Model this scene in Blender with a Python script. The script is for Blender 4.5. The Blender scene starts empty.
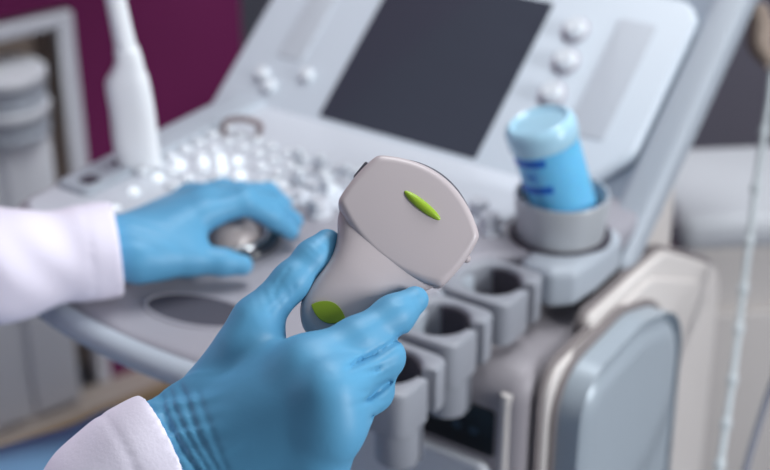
import bpy, bmesh, math, random
import numpy as np
from mathutils import Vector, Matrix
random.seed(7)
PI = math.pi
scene = bpy.context.scene
COL = scene.collection

# ------------------------------------------------------------------ materials
def lin(c):
    return tuple((v/255/12.92 if v/255 <= .04045 else ((v/255+.055)/1.055)**2.4) for v in c)

def mat(name, rgb, rough=.5, metal=0., bump=0., bscale=80., var=.0, vscale=8., coat=0., trans=0., sss=0., spec=.5, ior=1.45, stretch=None):
    m = bpy.data.materials.new(name); m.use_nodes = True
    nt = m.node_tree; b = nt.nodes['Principled BSDF']
    c = lin(rgb)
    b.inputs['Base Color'].default_value = (*c, 1)
    b.inputs['Roughness'].default_value = rough
    b.inputs['Metallic'].default_value = metal
    b.inputs['Coat Weight'].default_value = coat
    b.inputs['Transmission Weight'].default_value = trans
    b.inputs['Specular IOR Level'].default_value = spec
    b.inputs['IOR'].default_value = ior
    if sss:
        b.inputs['Subsurface Weight'].default_value = sss
        b.inputs['Subsurface Scale'].default_value = .01
    tc = nt.nodes.new('ShaderNodeTexCoord')
    mp = nt.nodes.new('ShaderNodeMapping')
    if stretch: mp.inputs['Scale'].default_value = stretch
    nt.links.new(tc.outputs['Object'], mp.inputs['Vector'])
    n1 = nt.nodes.new('ShaderNodeTexNoise'); n1.inputs['Scale'].default_value = vscale; n1.inputs['Detail'].default_value = 3
    nt.links.new(mp.outputs[0], n1.inputs['Vector'])
    mx = nt.nodes.new('ShaderNodeMix'); mx.data_type = 'RGBA'
    v = var or .03
    mx.inputs[6].default_value = (*[a*(1-v) for a in c], 1)
    mx.inputs[7].default_value = (*[min(1, a*(1+v)) for a in c], 1)
    nt.links.new(n1.outputs['Fac'], mx.inputs[0])
    nt.links.new(mx.outputs[2], b.inputs['Base Color'])
    if bump:
        n2 = nt.nodes.new('ShaderNodeTexNoise'); n2.inputs['Scale'].default_value = bscale; n2.inputs['Detail'].default_value = 4
        nt.links.new(mp.outputs[0], n2.inputs['Vector'])
        bp = nt.nodes.new('ShaderNodeBump'); bp.inputs['Strength'].default_value = bump; bp.inputs['Distance'].default_value = .002
        nt.links.new(n2.outputs['Fac'], bp.inputs['Height'])
        nt.links.new(bp.outputs[0], b.inputs['Normal'])
    return m

M = dict(
 wall=mat('magenta_paint', (104, 14, 76), .7, bump=.1, bscale=120),
 wallgrey=mat('grey_paint', (150, 150, 162), .7, bump=.1),
 floor=mat('dark_floor', (98, 100, 112), .6, var=.12),
 taupe=mat('taupe_paint', (176, 164, 156), .7, var=.06),
 taupedk=mat('taupe_board', (186, 168, 154), .8, var=.06),
 wood=mat('golden_wood', (142, 118, 88), .6, var=.1, vscale=30),
 whitewood=mat('white_frame_paint', (215, 216, 224), .5),
 cabwhite=mat('white_laminate', (240, 241, 247), .45),
 canister=mat('grey_canister', (192, 198, 208), .4),
 canisterlid=mat('pale_lid', (232, 234, 240), .4),
 deck=mat('console_grey_plastic', (156, 154, 162), .45, bump=.06, bscale=900),
 plate=mat('console_pale_plastic', (204, 209, 217), .38),
 bezel=mat('console_white_plastic', (206, 215, 224), .42),
 rim=mat('rim_grey_plastic', (174, 182, 191), .45),
 rimdark=mat('groove_slate_plastic', (140, 150, 164), .5),
 screen=mat('touch_screen_glass', (62, 65, 76), .10, spec=.3),
 grille=mat('speaker_grille', (194, 200, 208), .6, bump=.2, bscale=500),
 key=mat('pearl_key', (226, 231, 236), .10, coat=.8),
 keygrey=mat('grey_key', (206, 209, 216), .14, coat=.6),
 knobshade=mat('knob_skirt', (176, 172, 182), .4),
 brown=mat('brown_handle', (140, 122, 122), .45),
 ball=mat('trackball_beige', (196, 184, 182), .28, coat=.5),
 ring=mat('trackball_dark_ring', (44, 46, 54), .25, coat=.4),
 chrome=mat('chrome_ring', (205, 208, 212), .2, metal=.9),
 keyring=mat('recess_rim_grey', (128, 126, 134), .5),
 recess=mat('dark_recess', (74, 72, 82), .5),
 groove=mat('groove_taupe', (132, 124, 124), .6),
 cream=mat('cream_plastic', (218, 212, 208), .45),
 bodygrey=mat('body_grey_plastic', (152, 147, 152), .5),
 lightgrey=mat('light_grey_plastic', (208, 211, 216), .45),
 silver=mat('silver_panel', (172, 183, 192), .36, metal=.12),
 black=mat('black_slot', (16, 18, 22), .3),
 led=mat('slot_icon', (52, 70, 86), .3),
 holder=mat('holder_grey', (152, 155, 163), .42, bump=.04, bscale=700),
 rubber_and_shade=mat('dark_rubber_and_shade', (66, 62, 72), .6),  # real rubber on the castors, painted shade in the holders and round the cup
 cup=mat('cup_metal_grey', (188, 192, 196), .32, metal=.2),
 probe=mat('probe_warm_grey', (190, 180, 182), .38, bump=.03, bscale=1200),
 lens=mat('probe_lens', (92, 92, 100), .35),
 green=mat('lime_green', (150, 182, 48), .4),
 greendk=mat('leaf_green', (118, 142, 34), .4),
 pwhite=mat('white_probe_plastic', (238, 240, 242), .35, coat=.2),
 glove=mat('blue_nitrile', (90, 156, 194), .48, bump=.05, bscale=160, var=.04, vscale=25, spec=.4),
 coat=mat('white_coat_cotton', (228, 222, 236), .85, bump=.12, bscale=500),
 trousers=mat('blue_scrubs', (138, 184, 222), .85, bump=.1, bscale=300),
 skin=mat('skin', (214, 168, 146), .5, sss=.1),
 hair=mat('dark_hair', (52, 38, 30), .6, bump=.4, bscale=200),
 eye=mat('eye_white', (235, 235, 235), .2),
 iris=mat('iris_brown', (60, 40, 28), .2),
 shoe=mat('white_shoe', (225, 225, 228), .5),
 stool=mat('stool_vinyl', (60, 64, 74), .5),
 steel=mat('steel', (190, 192, 196), .3, metal=1.),
 bottle=mat('blue_gel', (118, 206, 252), .16, trans=.1, coat=.4, sss=.15),
 cap=mat('pale_blue_cap', (186, 230, 250), .22, trans=.1, coat=.4),
 label=mat('deep_blue_print', (20, 96, 200), .4),
 cable=mat('white_cable', (196, 203, 206), .35, coat=.3),
 greycable=mat('grey_cable', (120, 122, 134), .4),
 tan=mat('tan_plastic', (176, 158, 144), .45),
)

M['glint'] = mat('glint_key_cap', (240, 246, 250), .2)  # emission paints bright highlights onto some key caps
M['glint'].node_tree.nodes['Principled BSDF'].inputs['Emission Color'].default_value = (.9, .97, 1, 1)
M['glint'].node_tree.nodes['Principled BSDF'].inputs['Emission Strength'].default_value = .5

# ------------------------------------------------------------------ mesh helpers
class G:
    """collects vertices and faces of one mesh"""
    def __init__(s): s.v = []; s.f = []
    def add(s, vs, fs):
        k = len(s.v); s.v += [tuple(v) for v in vs]; s.f += [tuple(i+k for i in f) for f in fs]; return s

def wloc(o):
    p = Vector((0, 0, 0))
    while o is not None:
        p += o.location; o = o.parent
    return p

def obj(name, g, m, parent=None, smooth=True, auto=40):
    off = wloc(parent) if parent else Vector((0, 0, 0))
    me = bpy.data.meshes.new(name)
    me.from_pydata([tuple(Vector(v)-off) for v in g.v], [], g.f)
    bm = bmesh.new(); bm.from_mesh(me)
    bmesh.ops.remove_doubles(bm, verts=bm.verts, dist=1e-6)
    bmesh.ops.recalc_face_normals(bm, faces=bm.faces)
    if smooth:
        for f in bm.faces: f.smooth = True
        for e in bm.edges:
            if len(e.link_faces) == 2 and e.calc_face_angle(0) > math.radians(auto): e.smooth = False
    bm.to_mesh(me); bm.free()
    me.materials.append(m)
    o = bpy.data.objects.new(name, me); COL.objects.link(o)
    if parent: o.parent = parent
    return o

def tag(o, label, cat, group=None):
    o['label'] = label; o['category'] = cat
    if group: o['group'] = group
    return o
def thing(name, loc, label, cat, group=None):
    o = bpy.data.objects.new(name, None); o.empty_display_size = .03
    COL.objects.link(o); o.location = loc
    return tag(o, label, cat, group)
def struct(name, g, m, **k):
    o = obj(name, g, m, **k); o['kind'] = 'structure'; return o

def frame(o, x, z):
    """matrix with local x along x and local z along z"""
    z = Vector(z).normalized(); x = Vector(x); x = (x - z*x.dot(z)).normalized(); y = z.cross(x)
    return Matrix(((x.x, y.x, z.x, o[0]), (x.y, y.y, z.y, o[1]), (x.z, y.z, z.z, o[2]), (0, 0, 0, 1)))
I4 = Matrix.Identity(4)

def rpoly(pts, r, n=6):
    out = []; N = len(pts)
    for i in range(N):
        a, b, c = Vector(pts[i-1]), Vector(pts[i]), Vector(pts[(i+1) % N])
        rr = r[i] if isinstance(r, (list, tuple)) else r
        u, v = (a-b), (c-b)
        lu, lv = u.length, v.length; u.normalize(); v.normalize()
        ang = u.angle(v)
        if rr <= 0 or ang > PI-.02: out.append(tuple(b)); continue
        t = min(rr/math.tan(ang/2), lu*.49, lv*.49); rr = t*math.tan(ang/2)
        bis = (u+v).normalized(); cen = b + bis*(rr/math.sin(ang/2))
        p0 = b+u*t-cen; p1 = b+v*t-cen
        a0 = math.atan2(p0.y, p0.x); d = math.atan2(p1.y, p1.x)-a0
        while d > PI: d -= 2*PI
        while d < -PI: d += 2*PI
        for k in range(n+1):
            q = a0+d*k/n; out.append((cen.x+rr*math.cos(q), cen.y+rr*math.sin(q)))
    return out
def rect(x0, y0, x1, y1, r=0, n=6): return rpoly([(x0, y0), (x1, y0), (x1, y1), (x0, y1)], r, n)
def ell(cx, cy, a, b, n=32): return [(cx+a*math.cos(2*PI*i/n), cy+b*math.sin(2*PI*i/n)) for i in range(n)]
def area2(p): return sum(p[i-1][0]*p[i][1]-p[i][0]*p[i-1][1] for i in range(len(p)))/2
def inset(p, d):
    out = []; N = len(p)
    for i in range(N):
        a, b, c = Vector(p[i-1]), Vector(p[i]), Vector(p[(i+1) % N])
        e1 = (b-a); e2 = (c-b)
        if e1.length < 1e-9: e1 = e2
        if e2.length < 1e-9: e2 = e1
        e1 = e1.normalized(); e2 = e2.normalized()
        n1 = Vector((-e1.y, e1.x)); n2 = Vector((-e2.y, e2.x)); nn = n1+n2
        k = nn.length
        nn = nn/k if k > 1e-6 else n1
        sc = 1/max(.5, nn.dot(n1))
        out.append((b.x+nn.x*d*sc, b.y+nn.y*d*sc))
    return out

def slab(g, poly, z0, z1, b=0., M=I4, seg=4, bot=None):
    """extruded outline with rounded top (and bottom) rim"""
    if area2(poly) < 0: poly = poly[::-1]
    bot = b if bot is None else bot
    lay = []
    if bot > 0: lay += [(bot*(1-math.sin(k/seg*PI/2)), z0+bot*(1-math.cos(k/seg*PI/2))) for k in range(seg+1)]
    else: lay += [(0, z0)]
    if b > 0: lay += [(b*(1-math.cos(k/seg*PI/2)), z1-b*(1-math.sin(k/seg*PI/2))) for k in range(seg+1)]
    else: lay += [(0, z1)]
    vs = []; fs = []; N = len(poly)
    for d, z in lay:
        q = inset(poly, d) if d > 1e-9 else poly
        vs += [M @ Vector((x, y, z)) for x, y in q]
    for l in range(len(lay)-1):
        for i in range(N):
            j = (i+1) % N; fs.append((l*N+i, l*N+j, (l+1)*N+j, (l+1)*N+i))
    fs.append(tuple(range(N))[::-1]); fs.append(tuple(range((len(lay)-1)*N, len(lay)*N)))
    return g.add(vs, fs)
def box(g, x0, y0, z0, x1, y1, z1, r=0., M=I4): return slab(g, rect(x0, y0, x1, y1, max(r, 0), 4), z0, z1, r*.9, M)

def ringslab(g, outer, inner, z0, z1, b=.0, M=I4):
    """outline with a hole, both outlines with the same number of points, rims rounded"""
    if area2(outer) < 0: outer = outer[::-1]
    if area2(inner) < 0: inner = inner[::-1]
    N = len(outer); assert N == len(inner)
    seg = 3
    rings = []
    for k in range(seg+1):
        t = k/seg*PI/2; rings.append(([*inset(outer, b*(1-math.sin(t)))] if b else outer, z0+b*(1-math.cos(t))))
    for k in range(seg+1):
        t = k/seg*PI/2; rings.append(([*inset(outer, b*(1-math.cos(t)))] if b else outer, z1-b*(1-math.sin(t))))
    for k in range(seg+1):
        t = k/seg*PI/2; rings.append(([*inset(inner, -b*(1-math.sin(t)))] if b else inner, z1-b*(1-math.cos(t))))
    for k in range(seg+1):
        t = k/seg*PI/2; rings.append(([*inset(inner, -b*(1-math.cos(t)))] if b else inner, z0+b*(1-math.sin(t))))
    vs = []; fs = []
    for q, z in rings: vs += [M @ Vector((x, y, z)) for x, y in q]
    L = len(rings)
    for l in range(L):
        m = (l+1) % L
        for i in range(N):
            j = (i+1) % N; fs.append((l*N+i, l*N+j, m*N+j, m*N+i))
    return g.add(vs, fs)

def lathe(g, prof, M=I4, n=40):
    vs = []; fs = []
    for r, z in prof:
        vs += [M @ Vector((max(r, 1e-5)*math.cos(2*PI*i/n), max(r, 1e-5)*math.sin(2*PI*i/n), z)) for i in range(n)]
    for l in range(len(prof)-1):
        for i in range(n):
            j = (i+1) % n; fs.append((l*n+i, l*n+j, (l+1)*n+j, (l+1)*n+i))
    fs.append(tuple(range(n))[::-1]); fs.append(tuple(range((len(prof)-1)*n, len(prof)*n)))
    return g.add(vs, fs)

def catmull(P, sub=6):
    P = [np.array(p, float) for p in P]; out = []
    for i in range(len(P)-1):
        p0 = P[i-1] if i else 2*P[0]-P[1]; p1 = P[i]; p2 = P[i+1]; p3 = P[i+2] if i+2 < len(P) else 2*P[-1]-P[-2]
        for k in range(sub):
            t = k/sub
            out.append(.5*((2*p1)+(-p0+p2)*t+(2*p0-5*p1+4*p2-p3)*t*t+(-p0+3*p1-3*p2+p3)*t**3))
    out.append(P[-1]); return out
def tube(g, pts, r, n=12, sub=6):
    rr = r if isinstance(r, (list, tuple)) else [r]*len(pts)
    Q = catmull([tuple(p)+(q,) for p, q in zip(pts, rr)], sub) if sub > 1 else [np.array(tuple(p)+(q,)) for p, q in zip(pts, rr)]
    vs = []; fs = []; ref = None
    for i, q in enumerate(Q):
        a = Vector(Q[max(0, i-1)][:3]); b = Vector(Q[min(len(Q)-1, i+1)][:3]); d = (b-a).normalized()
        if ref is None: ref = d.orthogonal().normalized()
        ref = (ref-d*ref.dot(d)).normalized(); o = d.cross(ref)
        for k in range(n):
            t = 2*PI*k/n; vs.append(Vector(q[:3])+(ref*math.cos(t)+o*math.sin(t))*q[3])
    for l in range(len(Q)-1):
        for i in range(n):
            j = (i+1) % n; fs.append((l*n+i, l*n+j, (l+1)*n+j, (l+1)*n+i))
    fs.append(tuple(range(n))[::-1]); fs.append(tuple(range((len(Q)-1)*n, len(Q)*n)))
    return g.add(vs, fs)

def loft(g, secs, M=I4, n=40, e=2.6, sub=5):
    """secs: (cx, cy, z, half width, half thickness) of superellipse sections along local z"""
    S = catmull(secs, sub); vs = []; fs = []
    for cx, cy, z, a, b in S:
        for k in range(n):
            t = 2*PI*k/n; c, s = math.cos(t), math.sin(t)
            vs.append(M @ Vector((cx+a*math.copysign(abs(c)**(2/e), c), cy+b*math.copysign(abs(s)**(2/e), s), z)))
    for l in range(len(S)-1):
        for i in range(n):
            j = (i+1) % n; fs.append((l*n+i, l*n+j, (l+1)*n+j, (l+1)*n+i))
    fs.append(tuple(range(n))[::-1]); fs.append(tuple(range((len(S)-1)*n, len(S)*n)))
    return g.add(vs, fs)

def ball(g, c, r, M=None, n=20):
    m = M or Matrix.Translation(c)
    return lathe(g, [(r*math.sin(PI*k/12), -r*math.cos(PI*k/12)) for k in range(13)], m, n)

# ------------------------------------------------------------------ one continuous surface from blended limbs
def smin(a, b, k):
    h = np.maximum(k-np.abs(a-b), 0)/k
    return np.minimum(a, b)-h*h*k*.25
def cone(P, a, b, ra, rb):
    a = np.array(a, dtype=np.float32); b = np.array(b, dtype=np.float32); d = b-a
    t = np.clip(((P-a)@d)/max(d@d, 1e-9), 0, 1)
    return np.linalg.norm(P-a-t[..., None]*d, axis=-1)-(ra+(rb-ra)*t)
def ellipsoid(P, c, R, rot=None):
    q = P-np.array(c, dtype=np.float32)
    if rot is not None: q = q@np.array(rot, dtype=np.float32).T
    k0 = np.linalg.norm(q/np.array(R), axis=-1); k1 = np.linalg.norm(q/(np.array(R)**2), axis=-1)+1e-9
    return k0*(k0-1)/k1
def chain(P, pts, k=.004):
    d = None
    for (a, ra), (b, rb) in zip(pts[:-1], pts[1:]):
        c = cone(P, a, b, ra, rb); d = c if d is None else smin(d, c, k)
    return d
def surface(fn, lo, hi, h):
    lo = np.array(lo); n = np.ceil((np.array(hi)-lo)/h).astype(int)+1
    ax = [lo[i]+h*np.arange(n[i]) for i in range(3)]
    F = np.empty(n, np.float32)
    for i in range(0, n[0], 24):
        Xs, Ys, Zs = np.meshgrid(ax[0][i:i+24], ax[1], ax[2], indexing='ij')
        F[i:i+24] = fn(np.stack([Xs, Ys, Zs], -1).astype(np.float32))
    S = F < 0
    c = [S[a:n[0]-1+a, b:n[1]-1+b, d:n[2]-1+d] for a in (0, 1) for b in (0, 1) for d in (0, 1)]
    tot = sum(x.astype(np.int8) for x in c); act = (tot > 0) & (tot < 8)
    idx = -np.ones(act.shape, int); ijk = np.argwhere(act); idx[act] = np.arange(len(ijk))
    acc = np.zeros((len(ijk), 3)); cnt = np.zeros(len(ijk))
    cor = [np.array(q) for q in ((0,0,0),(0,0,1),(0,1,0),(0,1,1),(1,0,0),(1,0,1),(1,1,0),(1,1,1))]
    for a in range(8):
        for b in range(a+1, 8):
            if np.abs(cor[a]-cor[b]).sum() != 1: continue
            A = ijk+cor[a]; B = ijk+cor[b]
            fa = F[A[:, 0], A[:, 1], A[:, 2]]; fb = F[B[:, 0], B[:, 1], B[:, 2]]
            m = (fa < 0) != (fb < 0)
            t = np.where(m, fa/np.where(m, fa-fb, 1), 0)
            acc[m] += (cor[a]+t[:, None]*(cor[b]-cor[a]))[m]; cnt[m] += 1
    V = lo+h*(ijk+acc/cnt[:, None])
    quads = []
    for axn in range(3):
        u, v = [(1, 2), (2, 0), (0, 1)][axn]
        sl0 = [slice(None)]*3; sl1 = [slice(None)]*3
        sl0[axn] = slice(0, -1); sl1[axn] = slice(1, None)
        ch = S[tuple(sl0)] != S[tuple(sl1)]
        E_ = np.argwhere(ch)
        ok = (E_[:, u] > 0) & (E_[:, v] > 0) & (E_[:, u] < n[u]-1) & (E_[:, v] < n[v]-1)
        E_ = E_[ok]
        ins = S[E_[:, 0], E_[:, 1], E_[:, 2]]
        def at(du, dv):
            q = E_.copy(); q[:, u] -= du; q[:, v] -= dv; return idx[q[:, 0], q[:, 1], q[:, 2]]
        Q = np.stack([at(1, 1), at(0, 1), at(0, 0), at(1, 0)], 1)
        Q[~ins] = Q[~ins][:, ::-1]
        quads.append(Q)
    Q = np.concatenate(quads)
    g = G(); g.v = [tuple(map(float, p)) for p in V]; g.f = [tuple(map(int, q)) for q in Q if min(q) >= 0]
    return g
def bounds(pts, pad):
    a = np.array(pts); return a.min(0)-pad, a.max(0)+pad
def pleat(P, c, d, lam, R, amp, bend=0.):
    """small folds of the glove: ridges across direction d around c"""
    q = P-np.array(c, dtype=np.float32); d = np.array(d, dtype=np.float32); d /= np.linalg.norm(d)
    s = q@d
    return amp*np.sin(2*PI*s/lam+bend*np.sin(40*q[..., 2]+25*q[..., 0]))*np.exp(-(q*q).sum(-1)/(R*R))

VIEW = np.array((-.494, .732, -.469), dtype=np.float32)      # direction across the back of the right hand, into the palm
def crease(P, pts, w, amp, win=.016):
    """a fold line pressed into the glove along the polyline pts"""
    best = None
    for a, b in zip(pts[:-1], pts[1:]):
        a = np.array(a, dtype=np.float32); b = np.array(b, dtype=np.float32); d = b-a
        q = P-a; dep = q@VIEW; t_ = d-VIEW*(d@VIEW); q2 = q-dep[..., None]*VIEW
        t = np.clip((q2@t_)/(t_@t_), 0, 1); r = np.linalg.norm(q2-t[..., None]*t_, axis=-1)
        g_ = np.exp(-(r/w)**2)*np.exp(-((dep-t*(d@VIEW))/win)**2)
        best = g_ if best is None else np.maximum(best, g_)
    return amp*best

# ================================================================== ROOM
wd = math.radians(72)
WD = Vector((math.cos(wd), math.sin(wd), 0)); WN = Vector((math.sin(wd), -math.cos(wd), 0))
W0 = Vector((-1.63, 1.53, 0))
# wall frame: local x along the wall, local y out into the room, z up
WM = Matrix(((WD.x, WN.x, 0, W0.x), (WD.y, WN.y, 0, W0.y), (0, 0, 1, 0), (0, 0, 0, 1)))
g = G(); box(g, -4, -.5, -.05, 4, 6, 0, 0); struct('floor', g, M['floor'], smooth=False)
g = G()
box(g, 0, -.12, 0, .315, 0, 2.5, M=WM); box(g, -1.1, -.12, .72, 0, 0, 2.5, M=WM); box(g, -2.5, -.12, 0, -1.1, 0, 2.5, M=WM)
struct('wall_left', g, M['wall'], smooth=False)
g = G(); box(g, -1.5, -.12, 0, 4.2, 0, 2.5, M=frame(W0+WD*1.0-WN*.5, WN, (0, 0, 1)))
struct('wall_back', g, M['wallgrey'], smooth=False)
g = G(); box(g, -2.5, .0, 0, .315, .072, .020, .004, M=WM); struct('baseboard_left', g, M['taupe'])
g = G(); box(g, -2.5, .072, .0, .315, .092, .022, .004, M=WM); struct('trim_1', g, M['wood'])

# white framed alcove in the magenta wall
al = thing('alcove', W0+WD*-.5+Vector((0, 0, .021)), 'white framed alcove with a taupe back let into the magenta wall', 'alcove')
g = G()
box(g, -.024, -.02, .021, 0, .010, .712, .003, M=WM); box(g, -1.1, -.02, .021, -1.076, .010, .712, .003, M=WM)
box(g, -1.076, -.02, .690, -.024, .010, .712, .003, M=WM)
obj('frame', g, M['whitewood'], al)
g = G(); box(g, -1.1, -.09, .021, 0, -.07, .718, M=WM); obj('back_panel', g, M['taupedk'], al, smooth=False)
g = G(); box(g, -.015, -.07, .021, 0, -.02, .718, M=WM); box(g, -1.1, -.07, .021, -1.085, -.02, .718, M=WM); box(g, -1.085, -.07, .70, -.015, -.02, .718, M=WM)
obj('side_lining', g, M['taupe'], al, smooth=False)

cb = thing('cabinet', WM @ Vector((-.3, 0, .021)), 'white two door cabinet standing in front of the taupe back of the alcove', 'cabinet')
g = G(); box(g, -.60, -.06, .021, -.072, .035, .536, .006, M=WM); obj('cabinet_body', g, M['cabwhite'], cb)
for a, b in ((-.595, -.172), (-.160, -.076)):
    g = G(); box(g, a, .035, .034, b, .047, .530, .006, M=WM)
    d = obj('door', g, M['cabwhite'], cb)
for k, (zz, nm) in enumerate(((.5365, 'lower'), (.591, 'upper'))):
    P0 = WM @ Vector((-.125, .002, zz))
    cn = thing('canister', P0, 'ribbed grey round canister, %s of the two stacked on the white cabinet' % nm, 'canister', 'canisters on the cabinet')
    T = Matrix.Translation(P0) @ Matrix.Diagonal((.97, .97, .9, 1))
    g = G(); lathe(g, [(.062, 0), (.066, .004), (.066, .012), (.062, .015), (.062, .022), (.066, .026), (.066, .036), (.062, .040)], T); obj('canister_body', g, M['canister'], cn)
    g = G(); lathe(g, [(.068, .040), (.070, .043), (.070, .055), (.066, .0595)], T); obj('lid', g, M['canisterlid'], cn)

# low cabinet behind the machine on the right
e0 = Vector((-.585, 1.455, 0)); ed = Vector((.77, .64, 0)).normalized()
LM = frame(e0, ed, (0, 0, 1))
lc = thing('low_cabinet', e0+ed*.3, 'low cream cabinet with a padded pale grey top behind the machine', 'cabinet')
g = G(); box(g, .03, .02, 0, .42, .20, .622, .012, M=LM); obj('cabinet_body', g, M['cream'], lc)
g = G(); slab(g, rect(.02, 0, .435, .215, .03), .624, .672, .02, LM); obj('padded_top', g, M['lightgrey'], lc)
g = G(); box(g, .04, .006, .05, .41, .021, .535, .006, M=LM); obj('door', g, M['cream'], lc)

# ================================================================== ULTRASOUND MACHINE
MR = Vector((-.72, 1.15, 0))
mc = thing('ultrasound_machine', MR, 'pale grey ultrasound scanner console with keyboard, tilted touch screen and probe holders', 'ultrasound machine')
DZ = .845
# deck
dk = rpoly([(-.985, 1.20), (-.992, .83), (-.935, .775), (-.845, .728), (-.74, .712), (-.64, .716), (-.585, .745), (-.570, .85), (-.565, 1.0), (-.482, 1.03), (-.478, 1.20)],
           [.02, .05, .06, .08, .1, .08, .05, .1, .05, .03, .01], 6)
g = G(); slab(g, dk, DZ-.030, DZ, .010, bot=.014); obj('console_deck', g, M['deck'], mc)
kp = rpoly([(-.945, 1.15), (-.945, .93), (-.978, .90), (-.978, .835), (-.93, .805), (-.895, .855), (-.845, .90), (-.80, .955), (-.70, 1.0), (-.60, 1.03), (-.575, 1.06), (-.575, 1.15)], [.02, .01, .02, .02, .03, .03, .04, .05, .05, .03, .02, .02])
g = G(); slab(g, kp, DZ-.01, DZ+.004, .003); obj('keyboard_plate', g, M['plate'], mc)
# front finger recess
RFM = frame((-.712, .775, DZ-.001), (.97, .22, 0), (0, 0, 1))
g = G(); ringslab(g, ell(0, 0, .050, .027), ell(0, 0, .046, .022), 0, .0025, .0012, RFM); pr = obj('recess_rim', g, M['deck'], mc)
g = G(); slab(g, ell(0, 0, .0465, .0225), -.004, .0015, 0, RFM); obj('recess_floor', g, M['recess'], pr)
# front lip
g = G(); tube(g, [(-.92, .778, DZ-.012), (-.85, .728, DZ-.012), (-.74, .709, DZ-.012), (-.64, .713, DZ-.012), (-.595, .736, DZ-.012)], .0115, 14); obj('front_rail', g, M['rim'], mc)

# trackball
tb = Vector((-0.7680,0.8890,0.8470))
g = G(); ringslab(g, ell(0, 0, .046, .046, 40), ell(0, 0, .034, .034, 40), 0, .008, .003, Matrix.Translation((tb.x, tb.y, DZ-.001)))
rg = obj('trackball_ring', g, M['ring'], mc)
g = G(); ringslab(g, ell(0, 0, .0345, .0345, 40), ell(0, 0, .0285, .0285, 40), 0, .0085, .003, Matrix.Translation((tb.x, tb.y, DZ))); obj('inner_ring', g, M['chrome'], rg)
g = G(); ball(g, (tb.x, tb.y, DZ-.003), .027, n=32); obj('trackball', g, M['ball'], mc)

# keys
def keymesh(w, d, h, r):
    g = G(); slab(g, rect(-w/2, -d/2, w/2, d/2, r, 4), 0, h, min(r*.8, h*.6), bot=0); return g
def domemesh(r, h):
    g = G(); lathe(g, [(r, 0), (r, h*.35), (r*.93, h*.62), (r*.72, h*.85), (r*.4, h*.97), (.0003, h)], n=20); return g
def place(proto, pts, L=MR):
    for i, p in enumerate(pts):
        o = proto if i == 0 else proto.copy()
        if i: COL.objects.link(o)
        o.parent = mc; o.location = Vector(p[:3])-L
        if len(p) > 3: o.rotation_euler.z = p[3]
def proto(name, g, m):
    me_o = obj(name, g, m); me_o.parent = mc; return me_o
kz = DZ+.0035
GLINTS = [(-.895, .871), (-.901, .903), (-.903, .939), (-.888, .991), (-.880, 1.008), (-.865, .992), (-.863, 1.014), (-.840, .990), (-.905, .975)]
pts = []
for row in range(7):
    for c in range(13):
        x = -.925+c*.0225; y = .925+row*.0215+.0035*abs(c-6)**1.2*.35 - (c-6)*.001
        if min(math.hypot(x-a, y-b) for a, b in GLINTS) < .0145: continue
        if y < .90+max(0, x+.86)*.68 + (.0 if x < -.86 else .02): continue
        if y > 1.105: continue
        if -.90 < x < -.86 and 1.075 < y: continue
        pts.append((x, y, kz))
big = [p for p in pts if p[0] > -.80]; small = [p for p in pts if p[0] <= -.80]
place(proto('key', domemesh(.0075, .006), M['key']), small)
place(proto('key', keymesh(.016, .013, .006, .003), M['keygrey']), big[::2])
place(proto('key', keymesh(.0155, .013, .009, .004), M['key']), big[1::2])
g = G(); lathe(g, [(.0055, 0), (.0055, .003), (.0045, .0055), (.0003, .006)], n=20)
place(proto('glint_key', g, M['glint']), [(x, y, kz+(.000 if y > .9 else -.004)) for x, y in GLINTS])  # glowing caps stand in for specular glints on the keys
# tall paddle switches and rotary knobs among the keys
pk = [(-0.8100,1.0440,0.8650), (-0.7820,1.0430,0.8650), (-0.7490,1.0400,0.8650), (-0.7800,1.0050,0.8600), (-0.7440,1.0020,0.8600), (-0.7870,0.9730,0.8600)]
g = G(); slab(g, rect(-.006, -.004, .006, .004, .003, 4), 0, .020, .003, bot=0)
place(proto('paddle_switch', g, M['key']), [(p[0], p[1], kz) for p in pk])
rk = [(-0.7320,0.9730,0.8500), (-0.7710,0.9670,0.8500), (-0.5820,1.0350,0.8500), (-0.6050,1.0540,0.8500)]
g = G(); lathe(g, [(.013, 0), (.013, .004), (.0105, .005), (.010, .016), (.0085, .018), (.0003, .018)], n=28)
place(proto('rotary_knob', g, M['keygrey']), [(p[0], p[1], DZ-.0005) for p in rk])
# little brown arch handle at the back of the keyboard
q0 = Vector((-0.9180,1.0590,0.8500)); q1 = Vector((-0.8850,1.0750,0.8500))
g = G(); tube(g, [q0, q0+Vector((0, .003, .012)), (q0+q1)/2+Vector((0, .004, .017)), q1+Vector((0, .003, .012)), q1], .0035, 10); obj('arch_handle', g, M['brown'], mc)

# left wing with holders
g = G(); slab(g, rect(-.978, .872, -.932, 1.155, .010), DZ-.04, DZ+.010, .006); wg = obj('left_wing', g, M['rim'], mc)
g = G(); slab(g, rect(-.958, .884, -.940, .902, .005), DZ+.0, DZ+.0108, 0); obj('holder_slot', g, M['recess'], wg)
g = G(); slab(g, rect(-.962, .935, -.936, .985, .008), DZ+.0, DZ+.0108, 0); obj('holder_slot', g, M['recess'], wg)

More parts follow.
